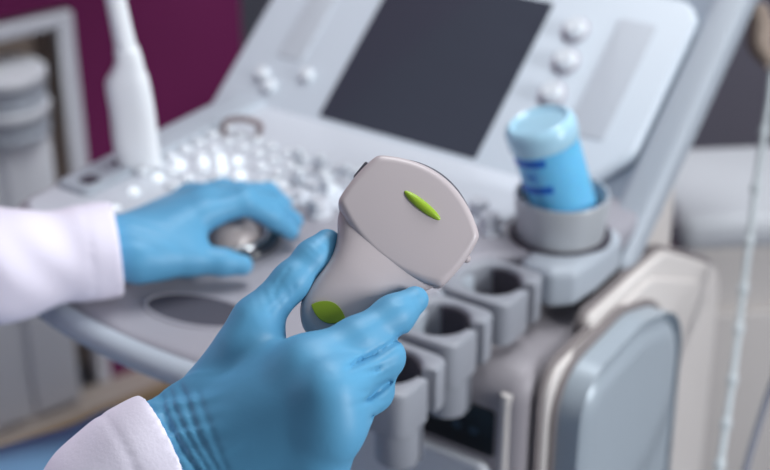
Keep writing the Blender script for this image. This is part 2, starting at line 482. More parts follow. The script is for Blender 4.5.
# tilted control panel
ta = math.radians(38)
TM = frame((0, 1.155, .858), (1, 0, 0), (0, -math.sin(ta), math.cos(ta)))   # local x = world x, local y up the slope
g = G(); slab(g, rect(-1.002, -.05, -.490, .40, .012), -.05, -.014, .008, TM); obj('panel_back', g, M['rimdark'], mc)
bz = rpoly([(-1.0, -.035), (-.575, -.035), (-.511, .04), (-.511, .222), (-1.0, .222)], [.01, .05, .03, .03, .03], 8)
g = G(); slab(g, bz, -.022, 0, .006, TM); be = obj('panel_bezel', g, M['bezel'], mc)
g = G(); slab(g, rect(-.8600, -.009, -.6645, .186, .003, 3), -.004, .0012, .0008, TM); obj('touch_screen', g, M['screen'], mc)
for a, b, c, d in ((-.950, .048, -.915, .23), (-.588, .045, -.546, .185)):
    g = G(); slab(g, rect(a, c if False else b, c, d, .005), -.002, .0012, .0008, TM); obj('speaker_grille', g, M['grille'], be)
for u, v in ((-.628, .160), (-.622, .122), (-.619, .082)):
    g = G(); lathe(g, [(.0125, 0), (.0125, .003), (.0110, .004), (.0105, .009), (.0085, .011), (.0003, .011)], TM @ Matrix.Translation((u, v, .0)), 28)
    k = obj('panel_knob', g, M['key'], mc)
    g = G(); lathe(g, [(.0155, -.001), (.0155, .0015), (.0125, .0022)], TM @ Matrix.Translation((u, v, .0)), 28); obj('knob_skirt', g, M['knobshade'], k)
for u, v in ((-.955, .022), (-.9, .034), (-.938, .010)):
    g = G(); lathe(g, [(.008, 0), (.008, .004), (.006, .007), (.0003, .008)], TM @ Matrix.Translation((u, v, .0)), 24); obj('panel_button', g, M['key'], mc)
# right rim arm
g = G(); slab(g, rect(-.508, -.075, -.472, .42, .010), -.034, -.004, .008, TM); obj('rim_arm', g, M['rim'], mc)
# fin below the arm
fin = [(1.05, .76), (1.07, .822), (1.14, .838), (1.225, .845), (1.255, .835), (1.262, .70), (1.05, .70)]
g = G(); slab(g, rpoly(fin, .015, 4), 0, .03, .006, Matrix(((0, 0, 1, -.522), (1, 0, 0, 0), (0, 1, 0, 0), (0, 0, 0, 1)))); obj('support_fin', g, M['cream'], mc)

# cup holder
cc = Vector((-0.5260,1.0680,0.8830))
CM = Matrix.Translation((cc.x, cc.y, 0))
g = G(); lathe(g, [(.036, .838), (.040, .842), (.0435, .884), (.0425, .887), (.0405, .887), (.0395, .884), (.036, .850), (.0003, .850)], CM, 48)
cu = obj('cup_holder', g, M['cup'], mc)
g = G(); lathe(g, [(.030, .745), (.034, .75), (.036, .838), (.0003, .838)], CM, 40); obj('cup_socket', g, M['holder'], cu)
g = G(); lathe(g, [(.0475, .842), (.0475, .8455), (.046, .8465), (.042, .8465)], CM, 48); obj('cup_gap_shade', g, M['rubber_and_shade'], cu)  # dark ring stands in for the shaded gap around the cup
# gooseneck bracket carrying the cup at the deck corner
g = G(); slab(g, rpoly([(-.532, 1.0), (-.497, .997), (-.480, 1.012), (-.475, 1.05), (-.475, 1.10), (-.545, 1.13)], [.01, .012, .012, .03, .02, .01]), DZ-.038, DZ+.001, .009); obj('corner_block', g, M['rim'], mc)

# probe holders along the right side
HOLD = [(-.540, .806, .838), (-.543, .886, .840), (-.538, .964, .842)]
def holder(cx, cy, top):
    R_ = Matrix.Translation((cx, cy, 0))
    m0 = .20; hw = .0060                       # direction and half width of the cable mouth
    ri = .0265; rx, ry = .0360, .0355
    def ro(t):
        e = 7.0; return (abs(math.cos(t)/rx)**e+abs(math.sin(t)/ry)**e)**(-1/e)
    da = hw/rx; db = hw/ri; n = 60
    out = [(ro(t)*math.cos(t), ro(t)*math.sin(t)) for t in [m0+da+(2*PI-2*da)*k/n for k in range(n+1)]]
    inn = [(ri*math.cos(t), ri*math.sin(t)) for t in [m0+db+(2*PI-2*db)*k/n for k in range(n, -1, -1)]]
    g = G(); slab(g, out+inn, top-.043, top, .0035, R_, seg=3, bot=.003)
    h = obj('probe_holder', g, M['holder'], mc)
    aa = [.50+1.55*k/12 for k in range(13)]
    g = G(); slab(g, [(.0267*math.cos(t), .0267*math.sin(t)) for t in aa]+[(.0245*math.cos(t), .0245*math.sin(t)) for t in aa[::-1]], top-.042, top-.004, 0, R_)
    obj('inner_wall_shade', g, M['rubber_and_shade'], h)  # dark strip paints the shade on the ring's far inner wall
    T_ = Matrix.Translation((cx+.008, cy+.003, 0)); rs = .0200
    d2 = hw*.8/rs
    sl = [m0-.15+d2+(2*PI-2*d2)*k/32 for k in range(33)]
    g = G(); slab(g, [(rs*math.cos(t), rs*math.sin(t)) for t in sl]+[((rs-.003)*math.cos(t), (rs-.003)*math.sin(t)) for t in sl[::-1]], top-.088, top-.040, .001, T_, seg=2)
    obj('holder_sleeve', g, M['holder'], h)
    g = G(); lathe(g, [(.0003, top-.0865), (rs-.003, top-.0865), (rs-.003, top-.044), (.0003, top-.044)], T_, 24); obj('sleeve_core', g, M['holder'], h)
    g = G(); lathe(g, [(rs-.006, top-.091), (rs-.001, top-.087), (.0003, top-.087)][::1], T_, 28); obj('sleeve_end', g, M['holder'], h)
for cx, cy, top in HOLD: holder(cx, cy, top)
# rail joining the holders to the deck
g = G(); slab(g, rpoly([(-.62, .745), (-.568, .745), (-.566, .85), (-.560, 1.03), (-.62, 1.03)], .02), DZ-.05, DZ-.006, .01); obj('holder_rail', g, M['rim'], mc)

# body
bp_ = rpoly([(.905, .12), (.905, .790), (1.19, .788), (1.36, .700), (1.40, .12)], [.02, .03, .06, .06, .03], 8)
g = G(); slab(g, bp_, -.80, -.470, .016, Matrix(((0, 0, 1, 0), (1, 0, 0, 0), (0, 1, 0, 0), (0, 0, 0, 1)))); obj('machine_body', g, M['bodygrey'], mc)
SM = Matrix(((0, 0, 1, -.470), (1, 0, 0, 0), (0, 1, 0, 0), (0, 0, 0, 1)))       # local x = world y, local y = z, local z = outward
C_ = rpoly([(.936, .18), (.936, .783), (1.06, .787), (1.155, .755), (1.180, .18)], [.035, .045, .09, .085, .035], 8)
A = rpoly([(1.01, .14), (1.01, .803), (1.17, .800), (1.335, .705), (1.365, .14)], [.03, .012, .06, .07, .03], 8)
B = rpoly([(.925, .16), (.925, .790), (1.13, .790), (1.28, .715), (1.305, .16)], [.02, .03, .06, .06, .03], 8)
g = G(); slab(g, inset(A if area2(A) > 0 else A[::-1], -.004), -.006, .0006, 0, SM); obj('body_groove', g, M['groove'], mc)
g = G(); slab(g, A, -.005, .009, .005, SM); s1 = obj('side_shell', g, M['cream'], mc)
g = G(); slab(g, inset(C_ if area2(C_) > 0 else C_[::-1], -.006), .010, .0172, 0, SM); obj('cover_groove', g, M['groove'], s1)
g = G(); slab(g, inset(B if area2(B) > 0 else B[::-1], -.006), .004, .0078, 0, SM); obj('shell_groove', g, M['groove'], s1)
g = G(); slab(g, B, .004, .013, .004, SM); s2 = obj('inner_shell', g, M['cream'], s1)
g = G(); slab(g, C_, .010, .043, .029, SM, seg=10); obj('silver_cover', g, M['silver'], mc)
FM = Matrix(((1, 0, 0, 0), (0, 0, -1, .907), (0, 1, 0, 0), (0, 0, 0, 1)))
g = G(); slab(g, rect(-.785, .16, -.497, .697, .012), 0, .012, .005, FM); obj('front_panel', g, M['lightgrey'], mc)
g = G(); slab(g, rect(-.70, .703, -.496, .752, .004), 0, .004, .001, FM); sl_ = obj('status_display', g, M['black'], mc)
g = G()
for u in (-.533, -.516): slab(g, rect(u-.004, .722, u+.004, .729, .002, 3), .0035, .0048, 0, FM)
obj('display_icons', g, M['led'], sl_)
g = G(); tube(g, [(-.487, .906, .18), (-.487, .906, .5), (-.487, .908, .772)], [.005, .005, .005], 12, 2); obj('edge_ridge', g, M['cream'], mc)
# base with castors
g = G(); slab(g, rect(-.82, .90, -.45, 1.40, .05), .06, .12, .015); obj('machine_base', g, M['bodygrey'], mc)
for x in (-.77, -.50):
    for y in (.95, 1.40):
        g = G(); lathe(g, [(.024, -.012), (.03, -.008), (.03, .008), (.024, .012)], frame((x, y, .03), (0, 1, 0), (1, 0, 0)), 24)
        w = obj('castor', g, M['rubber_and_shade'], mc)
        g = G(); box(g, x-.006, y-.006, .03, x+.006, y+.006, .07, .002); obj('castor_fork', g, M['steel'], w)
# column carrying deck on the body
g = G(); slab(g, rect(-.79, .93, -.535, 1.17, .03), .785, .81, .005); obj('neck_block', g, M['bodygrey'], mc)

# ================================================================== GEL BOTTLE in the cup
b0 = Vector((cc.x+.006, cc.y+.004, .853)); 
top = Vector((-0.5550,1.0730,0.9570))
bt = thing('gel_bottle', b0, 'light blue gel bottle with deep blue print leaning in the grey cup holder', 'bottle')
BM = frame(b0+Vector((0, 0, .003)), (.83, .56, 0), Vector((-.26, -.19, 1)))
g = G(); lathe(g, [(.025, 0), (.029, .003), (.030, .01), (.0305, .088), (.0295, .092)], BM, 40); bb = obj('bottle_body', g, M['bottle'], bt)
g = G(); lathe(g, [(.0315, .086), (.0325, .088), (.0325, .101), (.031, .105), (.027, .108), (.0245, .107), (.023, .1045), (.0003, .1045)], BM, 40); obj('cap', g, M['cap'], bt)
def wrapband(z0, z1, a0, a1, m, r=.0308, n=10):
    g = G(); P_ = []
    for k in range(n+1):
        t = a0+(a1-a0)*k/n; P_.append((t))
    vs = []; fs = []
    for t in P_:
        for rr, z in ((r, z0), (r, z1), (r-.0006, z1), (r-.0006, z0)): vs.append(BM @ Vector((rr*math.cos(t), rr*math.sin(t), z)))
    for k in range(n):
        for i in range(4):
            j = (i+1) % 4; fs.append((k*4+i, k*4+j, (k+1)*4+j, (k+1)*4+i))
    fs.append((3, 2, 1, 0)); fs.append((n*4, n*4+1, n*4+2, n*4+3))
    g.add(vs, fs); return g
for z0, z1, a0, a1 in ((.076, .083, -2.95, -1.70), (.049, .056, -2.95, -1.70)):
    obj('print_band', wrapband(z0, z1, a0, a1, None), M['label'], bb)
gl = G()
for z0, z1, a0, a1 in ((.061, .071, -2.48, -2.42), (.061, .071, -2.2, -2.14), (.065, .067, -2.45, -2.16)):
    w = wrapband(z0, z1, a0, a1, None, n=4); gl.add(w.v, w.f)
obj('print_mark', gl, M['label'], bb)

# ================================================================== WHITE PROBE in the left wing
p0 = Vector((-0.9360,0.9490,0.8570)); p1 = Vector((-0.9370,0.9470,0.9490)); p2 = Vector((-0.9430,0.9440,1.0040)); 
wp = thing('endocavity_probe', p0, 'slim white probe standing upright in the left wing of the console', 'probe')
ax = (p1-p0); L1 = ax.length
camright = Vector((.829, .559, 0))
PM = frame(p0, camright, ax) @ Matrix.Diagonal((1.12, 1.12, 1, 1))
g = G(); loft(g, [(0, 0, -.006, .0180, .009), (0, 0, .0, .0190, .010), (-.001, 0, .02, .0200, .012), (-.001, 0, L1*.6, .0196, .0130), (-.0025, 0, L1*.92, .0190, .0130), (-.001, 0, L1*1.05, .0150, .012), (.001, 0, L1*1.17, .0118, .011), (.0, 0, L1*1.3, .0105, .0100)], PM, e=2.8)
obj('probe_handle', g, M['pwhite'], wp)
g = G(); d2 = (p2-p1).normalized(); s0 = PM @ Vector((0, 0, L1*1.27)); tube(g, [s0, s0+d2*.05, s0+d2*.12, s0+d2*.16], [.0108, .0098, .0092, .0095]); obj('probe_shaft', g, M['pwhite'], wp)
g = G(); s3 = s0+d2*.155; ball(g, s3, .0095); obj('probe_tip', g, M['pwhite'], wp)

# ================================================================== CABLES on the right
def cable(name, pts, r, m, label):
    g = G(); tube(g, pts, r, 10, 8); return tag(obj(name, g, m), label, 'cable')
pts = [(-.455, 1.49, 1.10), (-.425, 1.46, 1.02), (-0.4570,1.4140,0.9180), (-0.4530,1.3900,0.8770), (-0.4390,1.3440,0.8120), (-0.4190,1.2840,0.7390), (-0.3940,1.2120,0.6650), (-0.3710,1.1390,0.5900), (-0.3550,1.0940,0.5460), (-.345, 1.07, .35), (-.35, 1.08, .12), (-.33, 1.10, .006), (-.20, 1.16, .0045)]
wc = cable('white_cable', pts, .0038, M['cable'], 'thin white beaded cable hanging in front of the low cream cabinet')
Q = catmull(pts, 10)
g = G(); lathe(g, [(.0042, -.006), (.0058, -.003), (.0058, .003), (.0042, .006)], n=16)
bd = None
for i in (34, 41, 47, 52, 56, 61, 65, 69, 73):
    q = Vector(Q[i]); d = (Vector(Q[i+1])-Vector(Q[i-1])).normalized()
    if bd is None: bd = obj('bead', g, M['cable']); o = bd
    else: o = bd.copy(); COL.objects.link(o)
    o.parent = wc; o.location = q; o.rotation_euler = d.to_track_quat('Z', 'Y').to_euler()
cable('grey_cable', [(-.294, 1.763, .677), (-.255, 1.66, .70), (-.29, 1.35, .77), (-0.3290,1.1680,0.7400), (-0.3330,1.1480,0.7130), (-0.3330,1.1210,0.6810), (-0.3280,1.0810,0.6450), (-0.3200,1.0530,0.6150), (-.31, 1.03, .30), (-.31, 1.04, .08), (-.28, 1.06, .006), (-.15, 1.10, .004)], .0035, M['greycable'], 'thin grey cable at the lower right beside the white beaded cable')
h0 = Vector((-0.5150,1.4980,0.9400)); h1 = Vector((-0.4990,1.4750,0.9070)); h2 = Vector((-0.4790,1.4650,0.8930))
hk = thing('hanging_plug', h1, 'tan curved cable plug hanging beside the right rim of the console', 'plug')
g = G(); tube(g, [h0, (h0+h1)/2+Vector((.002, 0, 0)), h1, h2], [.0115, .0142, .0136, .009], 16); obj('plug_body', g, M['tan'], hk)
g = G(); tube(g, [Vector((-0.5320,1.5260,0.9790)), Vector((-0.5230,1.5120,0.9580)), h0], [.004, .005, .0075], 14); obj('plug_cable', g, M['greycable'], hk)

# ================================================================== HAND HELD PROBE
# image-plane like basis of the probe: width w, axis u (towards the lens), face normal t
hc = Vector((-0.4150,0.6400,1.0730)); lensdir = Vector((-0.4050,0.6680,1.0970))-hc
wdir = Vector((-0.3820,0.6460,1.0520))-hc
u = lensdir.normalized(); w = (wdir-u*wdir.dot(u)).normalized(); t = w.cross(u).normalized()
# local x = w, local y = u, local z = t (towards the viewer)
HM = Matrix(((w.x, u.x, t.x, hc.x), (w.y, u.y, t.y, hc.y), (w.z, u.z, t.z, hc.z), (0, 0, 0, 1)))
hp = thing('ultrasound_probe', hc, 'warm grey curved ultrasound probe with a green oval, held in the right gloved hand', 'probe')
def arc(x0, y0, x1, y1, sag, n):
    out = []
    for k in range(n+1):
        s = k/n; b = 4*s*(1-s)*sag
        dx, dy = x1-x0, y1-y0; L = math.hypot(dx, dy)
        out.append((x0+dx*s+dy/L*b, y0+dy*s-dx/L*b))
    return out
S = .86/1450
def resample(p, n):
    L = [0]; N = len(p)
    for i in range(N): L.append(L[-1]+math.dist(p[i], p[(i+1) % N]))
    out = []; j = 0
    for k in range(n):
        s = L[-1]*k/n
        while L[j+1] < s: j += 1
        f = (s-L[j])/max(L[j+1]-L[j], 1e-9); a, b = p[j], p[(j+1) % N]
        out.append((a[0]+(b[0]-a[0])*f, a[1]+(b[1]-a[1])*f))
    return out
hd = [(-40, -25)]+[]
px2 = lambda a, b: (a*S, b*S)
# outline in the face plane (pixels at the probe's distance, turned into metres)
E_ = []
E_ += arc(*px2(-66, -31), *px2(66, -32), 17*S, 18)           # lower edge bulging to the grip
E_ += arc(*px2(66.5, -32), *px2(65, 31), 3*S, 6)                # right side
E_ += arc(*px2(65, 31.5), *px2(-65, 32), 24*S, 18)              # lens side
E_ += arc(*px2(-65.5, 32), *px2(-67, -30), 3*S, 6)              # left side
def thin(p, d):
    out = []
    for q in p:
        if not out or math.hypot(q[0]-out[-1][0], q[1]-out[-1][1]) > d: out.append(q)
    if math.hypot(out[0][0]-out[-1][0], out[0][1]-out[-1][1]) < d: out.pop()
    return out
def smooth_poly(p, it):
    p = [Vector(q) for q in p]
    for _ in range(it): p = [(p[i-1]+p[i]*2+p[(i+1) % len(p)])/4 for i in range(len(p))]
    return [tuple(q) for q in p]
head = smooth_poly(resample(E_, 120), 2)
g = G(); slab(g, head, -.014, .0125, .0045, HM, seg=6, bot=.006); obj('probe_head', g, M['probe'], hp)
ln = []
ln += arc(*px2(-50, 20), *px2(50, 20), -1*S, 10)
ln += arc(*px2(60, 34), *px2(-60, 35), 24.2*S, 24)
g = G(); slab(g, smooth_poly(resample(ln, 100), 3), -.011, .0065, .0025, HM, seg=3); obj('lens', g, M['lens'], hp)
# grip: sections run along -u
GMx = HM @ Matrix(((1, 0, 0, 0), (0, 0, 1, 0), (0, -1, 0, 0), (0, 0, 0, 1)))   # local z = u, local x = w, local y = -t
g = G(); loft(g, [(.002, .002, -.0890, .004, .004), (.0015, .002, -.0875, .0105, .0085), (.001, .002, -.082, .0168, .0125), (0, .002, -.074, .0204, .0138), (0, .001, -.062, .0217, .0142), (0, 0, -.046, .0220, .0140), (0, 0, -.034, .0268, .0132), (0, 0, -.0235, .0345, .0120), (0, 0, -.012, .0375, .0110), (0, 0, .004, .034, .0098)], GMx, n=48, e=2.7)
obj('grip', g, M['probe'], hp)
g = G(); lathe(g, [(.0003, -.0012), (.0130, -.0010), (.0134, .0002), (.0115, .0013), (.006, .0020), (.0003, .0022)], HM @ Matrix.Translation((.0007, .0113, .0125)) @ Matrix.Rotation(.0, 4, 'Z') @ Matrix.Diagonal((1, .22, 1, 1)), 36)
obj('orientation_mark', g, M['green'], hp)
lf = []
for k in range(13): s = k/12; lf.append((-.011+.022*s, .0065*math.sin(PI*s)**.8))
for k in range(1, 12): s = 1-k/12; lf.append((-.011+.022*s, -.0060*math.sin(PI*s)**.8))
lp = HM.inverted() @ Vector((-0.4410,0.5940,1.0230))
obj('leaf_mark', slab(G(), lf, -.003, .0006, .0003, HM @ Matrix.Translation((lp.x, lp.y, .0132)) @ Matrix.Rotation(.25, 4, 'Z')), M['greendk'], hp)
nb = HM.inverted() @ Vector((-0.3790,0.6480,1.0560))
g = G(); ball(g, HM @ Vector((nb.x, nb.y, .002)), .0026); obj('orientation_nub', g, M['probe'], hp)
g = G(); slab(g, rect(-.0015, -.006, .0015, .006, .001, 3), -.004, .006, .001, HM @ Matrix.Translation((-.0408, .006, 0))); obj('side_button', g, M['lens'], hp)
ce = GMx @ Vector((.002, .003, -.088)); cd = (GMx @ Vector((.004, .006, -.098))-ce).normalized()
g = G(); tube(g, [ce-cd*.004, ce+cd*.02, ce+cd*.05+Vector((0, 0, -.02)), ce+Vector((-.02, .03, -.14)), ce+Vector((.0, .07, -.27)), ce+Vector((.05, .15, -.34)), Vector((-.56, .905, .62))], [.007, .0055, .004, .004, .004, .004, .004], 12); obj('probe_cable', g, M['greycable'], hp)

# ================================================================== PERSON
ps = thing('person', (-1.02, .28, 0), 'seated person in white coat and blue gloves holding the grey probe over the console', 'person')
A3 = lambda p: np.array(p, dtype=np.float32)
# ---- right hand (back of the hand to the viewer, fingers round the grip)
RW = (-0.4810,0.4990,0.9600); RF = (-0.5010,0.4880,0.9460)
r_mc = [[((-0.4820,0.5080,0.9760), .0165), ((-0.4170,0.5390,1.0270), .0118)],
        [((-0.4780,0.5010,0.9690), .0165), ((-0.3940,0.5300,1.0230), .0120)],
        [((-0.4750,0.4960,0.9590), .0165), ((-0.3870,0.5240,1.0030), .0122)],
        [((-0.4720,0.4960,0.9460), .0160), ((-0.3950,0.5210,0.9760), .0112)]]
r_f = [[((-0.4170,0.5390,1.0270), .0126), ((-0.4020,0.5670,1.0330), .0124), ((-0.3940,0.5930,1.0390), .0110), ((-0.3900,0.6090,1.0430), .0081)],
       [((-0.3940,0.5300,1.0230), .0118), ((-0.3890,0.5740,1.0230), .0118), ((-0.4110,0.5970,1.0100), .0098), ((-0.4350,0.6090,1.0020), .0084)],
       [((-0.3890,0.5250,1.0030), .0125), ((-0.3910,0.5660,1.0040), .0116), ((-0.4130,0.5880,0.9950), .0094), ((-0.4390,0.5980,0.9890), .0082)],
       [((-0.3980,0.5210,0.9760), .0115), ((-0.4000,0.5540,0.9830), .0108), ((-0.4170,0.5750,0.9770), .0088), ((-0.4390,0.5830,0.9710), .0076)]]
r_t = [((-0.4790,0.5210,0.9840), .0165), ((-0.4650,0.5550,1.0310), .0132), ((-0.4580,0.5810,1.0470), .0108), ((-0.4550,0.5980,1.0560), .0098), ((-0.4530,0.6100,1.0610), .0084)]
WR = A3(RW); CA = A3((-0.4120,0.5310,1.0060))-WR; CA = CA/np.linalg.norm(CA)
c1 = np.cross(CA, A3((0, 0, 1))); c1 /= np.linalg.norm(c1); c2 = np.cross(CA, c1)
def right_hand(P):
    palm = cone(P, RF, RW, .0275, .0270)
    for m_ in r_mc: palm = smin(palm, chain(P, m_), .030)
    palm = smin(palm, cone(P, (-0.4610,0.5410,1.0200), (-0.4310,0.5430,1.0190), .0120, .0105), .014)
    palm = smin(palm, cone(P, (-0.4770,0.5290,0.9890), (-0.4600,0.5540,1.0160), .0165, .0130), .014)
    f = None
    for q, kk in zip(r_f, (.01, .0045, .008, .009)):
        c = chain(P, q, .007); f = c if f is None else smin(f, c, kk)
    d = smin(palm, f, .016)
    d = smin(d, chain(P, r_t, .006), .012)
    q = P-WR; s = q@CA; ang = np.arctan2(q@c2, q@c1)
    mask = np.clip(1-(s+.012)/.075, 0, 1)**1.3
    d = d+mask*(.0042*(np.abs(np.sin(5.5*ang+38*s+.8*np.sin(90*s)))**.6-.6)+.0012*np.sin(17*ang-90*s+1.3)) - .0012*np.exp(-((s+.002)/.006)**2)
    d = d+pleat(P, (-0.3910,0.5660,1.0270), A3((-0.3890,0.5640,1.0220))-A3((-0.3960,0.5660,1.0320)), .0070, .010, .0006, .6)
    d = d+pleat(P, (-0.3890,0.5530,1.0050), A3((-0.3870,0.5510,1.0010))-A3((-0.3920,0.5540,1.0100)), .0075, .011, .0005, .8)
    d = d+pleat(P, (-0.3860,0.5600,1.0190), A3((-0.3830,0.5590,1.0140))-A3((-0.3890,0.5610,1.0240)), .0048, .011, .0005, 1.2)
    for pts_, w_, a_ in ((((-0.3940,0.5490,1.0290), (-0.3850,0.5610,1.0330), (-0.3770,0.5780,1.0380)), .0017, .0042),
                         (((-0.3930,0.5500,1.0240), (-0.3820,0.5610,1.0250)), .0013, .0018),
                         (((-0.3900,0.5430,1.0100), (-0.3820,0.5520,1.0110), (-0.3780,0.5650,1.0140)), .0016, .0030),
                         (((-0.3940,0.5400,1.0220), (-0.3840,0.5510,1.0160)), .0013, .0012),
                         (((-0.3900,0.5390,0.9910), (-0.3840,0.5550,0.9970)), .0016, .0028),
                         (((-0.3990,0.5370,1.0290), (-0.3930,0.5480,1.0270)), .0012, .0006),
                         (((-0.4540,0.5580,1.0500), (-0.4550,0.5660,1.0550), (-0.4550,0.5740,1.0590)), .0012, .0006),
                         (((-0.4520,0.5500,1.0430), (-0.4500,0.5630,1.0480), (-0.4480,0.5710,1.0510)), .0012, .0005),
                         (((-0.3920,0.5920,1.0490), (-0.3860,0.6000,1.0490)), .0010, .0004),
                         (((-0.4880,0.4930,1.0020), (-0.4730,0.4870,0.9920), (-0.4510,0.4850,0.9710)), .0022, .0022),
                         (((-0.4850,0.4970,1.0050), (-0.4670,0.4920,0.9920), (-0.4480,0.4890,0.9740)), .0016, .0014),
                         (((-0.4800,0.5020,1.0070), (-0.4710,0.5000,1.0020), (-0.4590,0.4950,0.9900), (-0.4420,0.4920,0.9720)), .0020, .0016),
                         (((-0.4680,0.5060,1.0050), (-0.4550,0.5010,0.9940), (-0.4370,0.4940,0.9710)), .0022, .0010),
                         (((-0.4730,0.4840,0.9860), (-0.4590,0.4780,0.9690)), .0018, .0018)):
        d = d+crease(P, pts_, w_, a_)
    d = d+pleat(P, (-0.4550,0.5610,1.0450), A3((-0.4530,0.5690,1.0440))-A3((-0.4600,0.5620,1.0410)), .0058, .013, .00012, .8)
    d = d+pleat(P, (-0.4500,0.5970,1.0630), A3((-0.4490,0.5990,1.0650))-A3((-0.4510,0.5950,1.0610)), .0040, .008, .0002, .5)
    d = d+pleat(P, (-0.3880,0.6070,1.0460), A3((-0.3860,0.6090,1.0470))-A3((-0.3910,0.6040,1.0440)), .0036, .007, .0002, .5)
    return d
al_ = [p for q in r_mc+r_f+[r_t] for p, _ in q]+[RF, RW]
lo, hi = bounds(al_, .034)
hand_r = obj('glove', surface(right_hand, lo, hi, .0014), M['glove'], ps)

# ---- left hand resting on the trackball
LW = (-0.7880,0.7720,0.8840); LF = (-0.8040,0.7550,0.8840)
l_mc = [[((-0.7690,0.7610,0.8840), .0155), ((-0.7530,0.8380,0.8970), .0125)],
        [((-0.7790,0.7710,0.8860), .0155), ((-0.7670,0.8520,0.8980), .0125)],
        [((-0.7920,0.7840,0.8860), .0155), ((-0.7830,0.8630,0.8930), .0118)],
        [((-0.8070,0.8030,0.8820), .0150), ((-0.8040,0.8760,0.8840), .0108)]]
l_f = [[((-0.7530,0.8380,0.8970), .0125), ((-0.7340,0.8700,0.9000), .0104), ((-0.7210,0.8910,0.8800), .0092), ((-0.7140,0.9070,0.8620), .0080)],
       [((-0.7670,0.8520,0.8980), .0125), ((-0.7380,0.8760,0.9010), .0106), ((-0.7310,0.9080,0.8800), .0092), ((-0.7240,0.9260,0.8610), .0080)],
       [((-0.7830,0.8630,0.8930), .0118), ((-0.7590,0.8930,0.8930), .0102), ((-0.7640,0.9390,0.8740), .0090), ((-0.7540,0.9490,0.8600), .0078)],
       [((-0.8040,0.8760,0.8840), .0106), ((-0.7890,0.9060,0.8840), .0092), ((-0.7860,0.9340,0.8700), .0080), ((-0.7830,0.9470,0.8600), .0072)]]
l_t = [((-0.7620,0.7660,0.8800), .0170), ((-0.7410,0.8000,0.8740), .0140), ((-0.7210,0.8200,0.8680), .0112), ((-0.7080,0.8310,0.8640), .0092)]
def left_hand(P):
    palm = cone(P, LF, LW, .0270, .0265)
    for m_ in l_mc: palm = smin(palm, chain(P, m_), .016)
    palm = smin(palm, cone(P, (-0.7580,0.7840,0.8800), (-0.7460,0.8150,0.8840), .0145, .0095), .014)
    f = None
    for q in l_f:
        c = chain(P, q, .005); f = c if f is None else smin(f, c, .0035)
    d = smin(palm, f, .009)
    d = smin(d, chain(P, l_t, .006), .012)
    d = d+pleat(P, (-0.7860,0.7730,0.8840), (.5, -.8, 0.), .011, .035, .0009, .8)
    return d
al_ = [p for q in l_mc+l_f+[l_t] for p, _ in q]+[LF, LW]
lo, hi = bounds(al_, .034)
hand_l = obj('glove', surface(left_hand, lo, hi, .0019), M['glove'], ps)

# ---- sleeves (each ends in a flat cuff), coat, trousers, body
def sleeve(cuff, pts, cutdir, name, folds, h):
    pts = [(tuple(p), r) for p, r in pts]
    cd_ = A3(cutdir); cd_ /= np.linalg.norm(cd_)
    def fn(P):
        d = chain(P, pts, .03)
        q = P-A3(cuff); s = q@cd_
        d = d+.0005*np.sin(2*PI*(q@A3((.3, .8, .5)))/.037)*np.clip(-s/.05, 0, 1)
        for c, dr, lam, R_, am in folds: d = d+pleat(P, c, dr, lam, R_, am, .8)
        # stitched hem line a little way up the cuff
        d = d+.0009*np.exp(-((s+.024)/.0016)**2)
        return -smin(-d, -s, .004) if False else np.maximum(d, s)
    lo, hi = bounds([p for p, _ in pts], .075)
    return obj(name, surface(fn, lo, hi, h), M['coat'], ps)
RC = (-0.4860,0.4950,0.9590)
sleeve(RC, [((-0.4770,0.5060,0.9630), .0335), ((-0.4870,0.4930,0.9580), .0343), ((-0.5050,0.4720,0.9360), .0385), ((-0.5110,0.4500,0.8980), .0470), ((-0.5190,0.4080,0.8410), .0540), (-.80, .24, .93, ) and ((-.86, .16, 1.06), .062), ((-.90, .14, 1.14), .070)],
       Vector((-0.4750,0.5160,0.9630))-Vector((-0.4860,0.4950,0.9590)), 'sleeve', [((-0.5020,0.4560,0.9630), (.4, .3, -.8), .034, .04, .0010)], .0026)
LC = (-0.7910,0.7670,0.8850)
sleeve(LC, [((-0.7770,0.7750,0.8850), .0325), ((-0.7970,0.7530,0.8860), .0338), ((-0.8410,0.6830,0.8900), .0405), ((-1.03, .61, .895), .050), ((-1.10, .52, 1.00), .058), ((-1.14, .45, 1.13), .070)],
       Vector((-0.7810,0.7790,0.8850))-Vector((-0.7910,0.7670,0.8850)), 'sleeve', [((-0.8190,0.6870,0.9100), (.5, .6, .5), .034, .05, .0012)], .0032)
def coatf(P):
    d = ellipsoid(P, (-1.02, .29, 1.00), (.20, .15, .26), None)
    for a, b, ra, rb in (((-1.02, .29, 1.13), (-1.05, .26, .60), .125, .155), ((-1.14, .45, 1.12), (-.90, .14, 1.12), .068, .068), ((-1.12, .36, 1.10), (-1.12, .34, .60), .10, .13), ((-.96, .20, 1.10), (-.99, .17, .60), .10, .13)):
        d = smin(d, cone(P, a, b, ra, rb), .06)
    d = d+.003*np.sin(P[..., 0]*40+P[..., 1]*30+2*np.sin(P[..., 2]*9))*np.clip((1.0-P[..., 2])/.3, 0, 1)
    return np.maximum(d, .50-P[..., 2])
obj('lab_coat', surface(coatf, (-1.35, -.05, .46), (-.72, .65, 1.32), .009), M['coat'], ps)
legs = [[((-1.12, .35, .545), .085), ((-.850, .800, .592), .066), ((-.870, .790, .32), .056), ((-.870, .780, .10), .050)],
        [((-.98, .19, .545), .085), ((-.66, .43, .555), .070), ((-.655, .44, .32), .058), ((-.66, .43, .10), .050)]]
def trf(P):
    d = smin(chain(P, legs[0], .02), chain(P, legs[1], .02), .03)
    d = smin(d, cone(P, (-1.10, .34, .56), (-.98, .19, .56), .10, .10), .04)
    return d+.002*np.sin(60*P[..., 0]+50*P[..., 2]+2*np.sin(30*P[..., 1]))
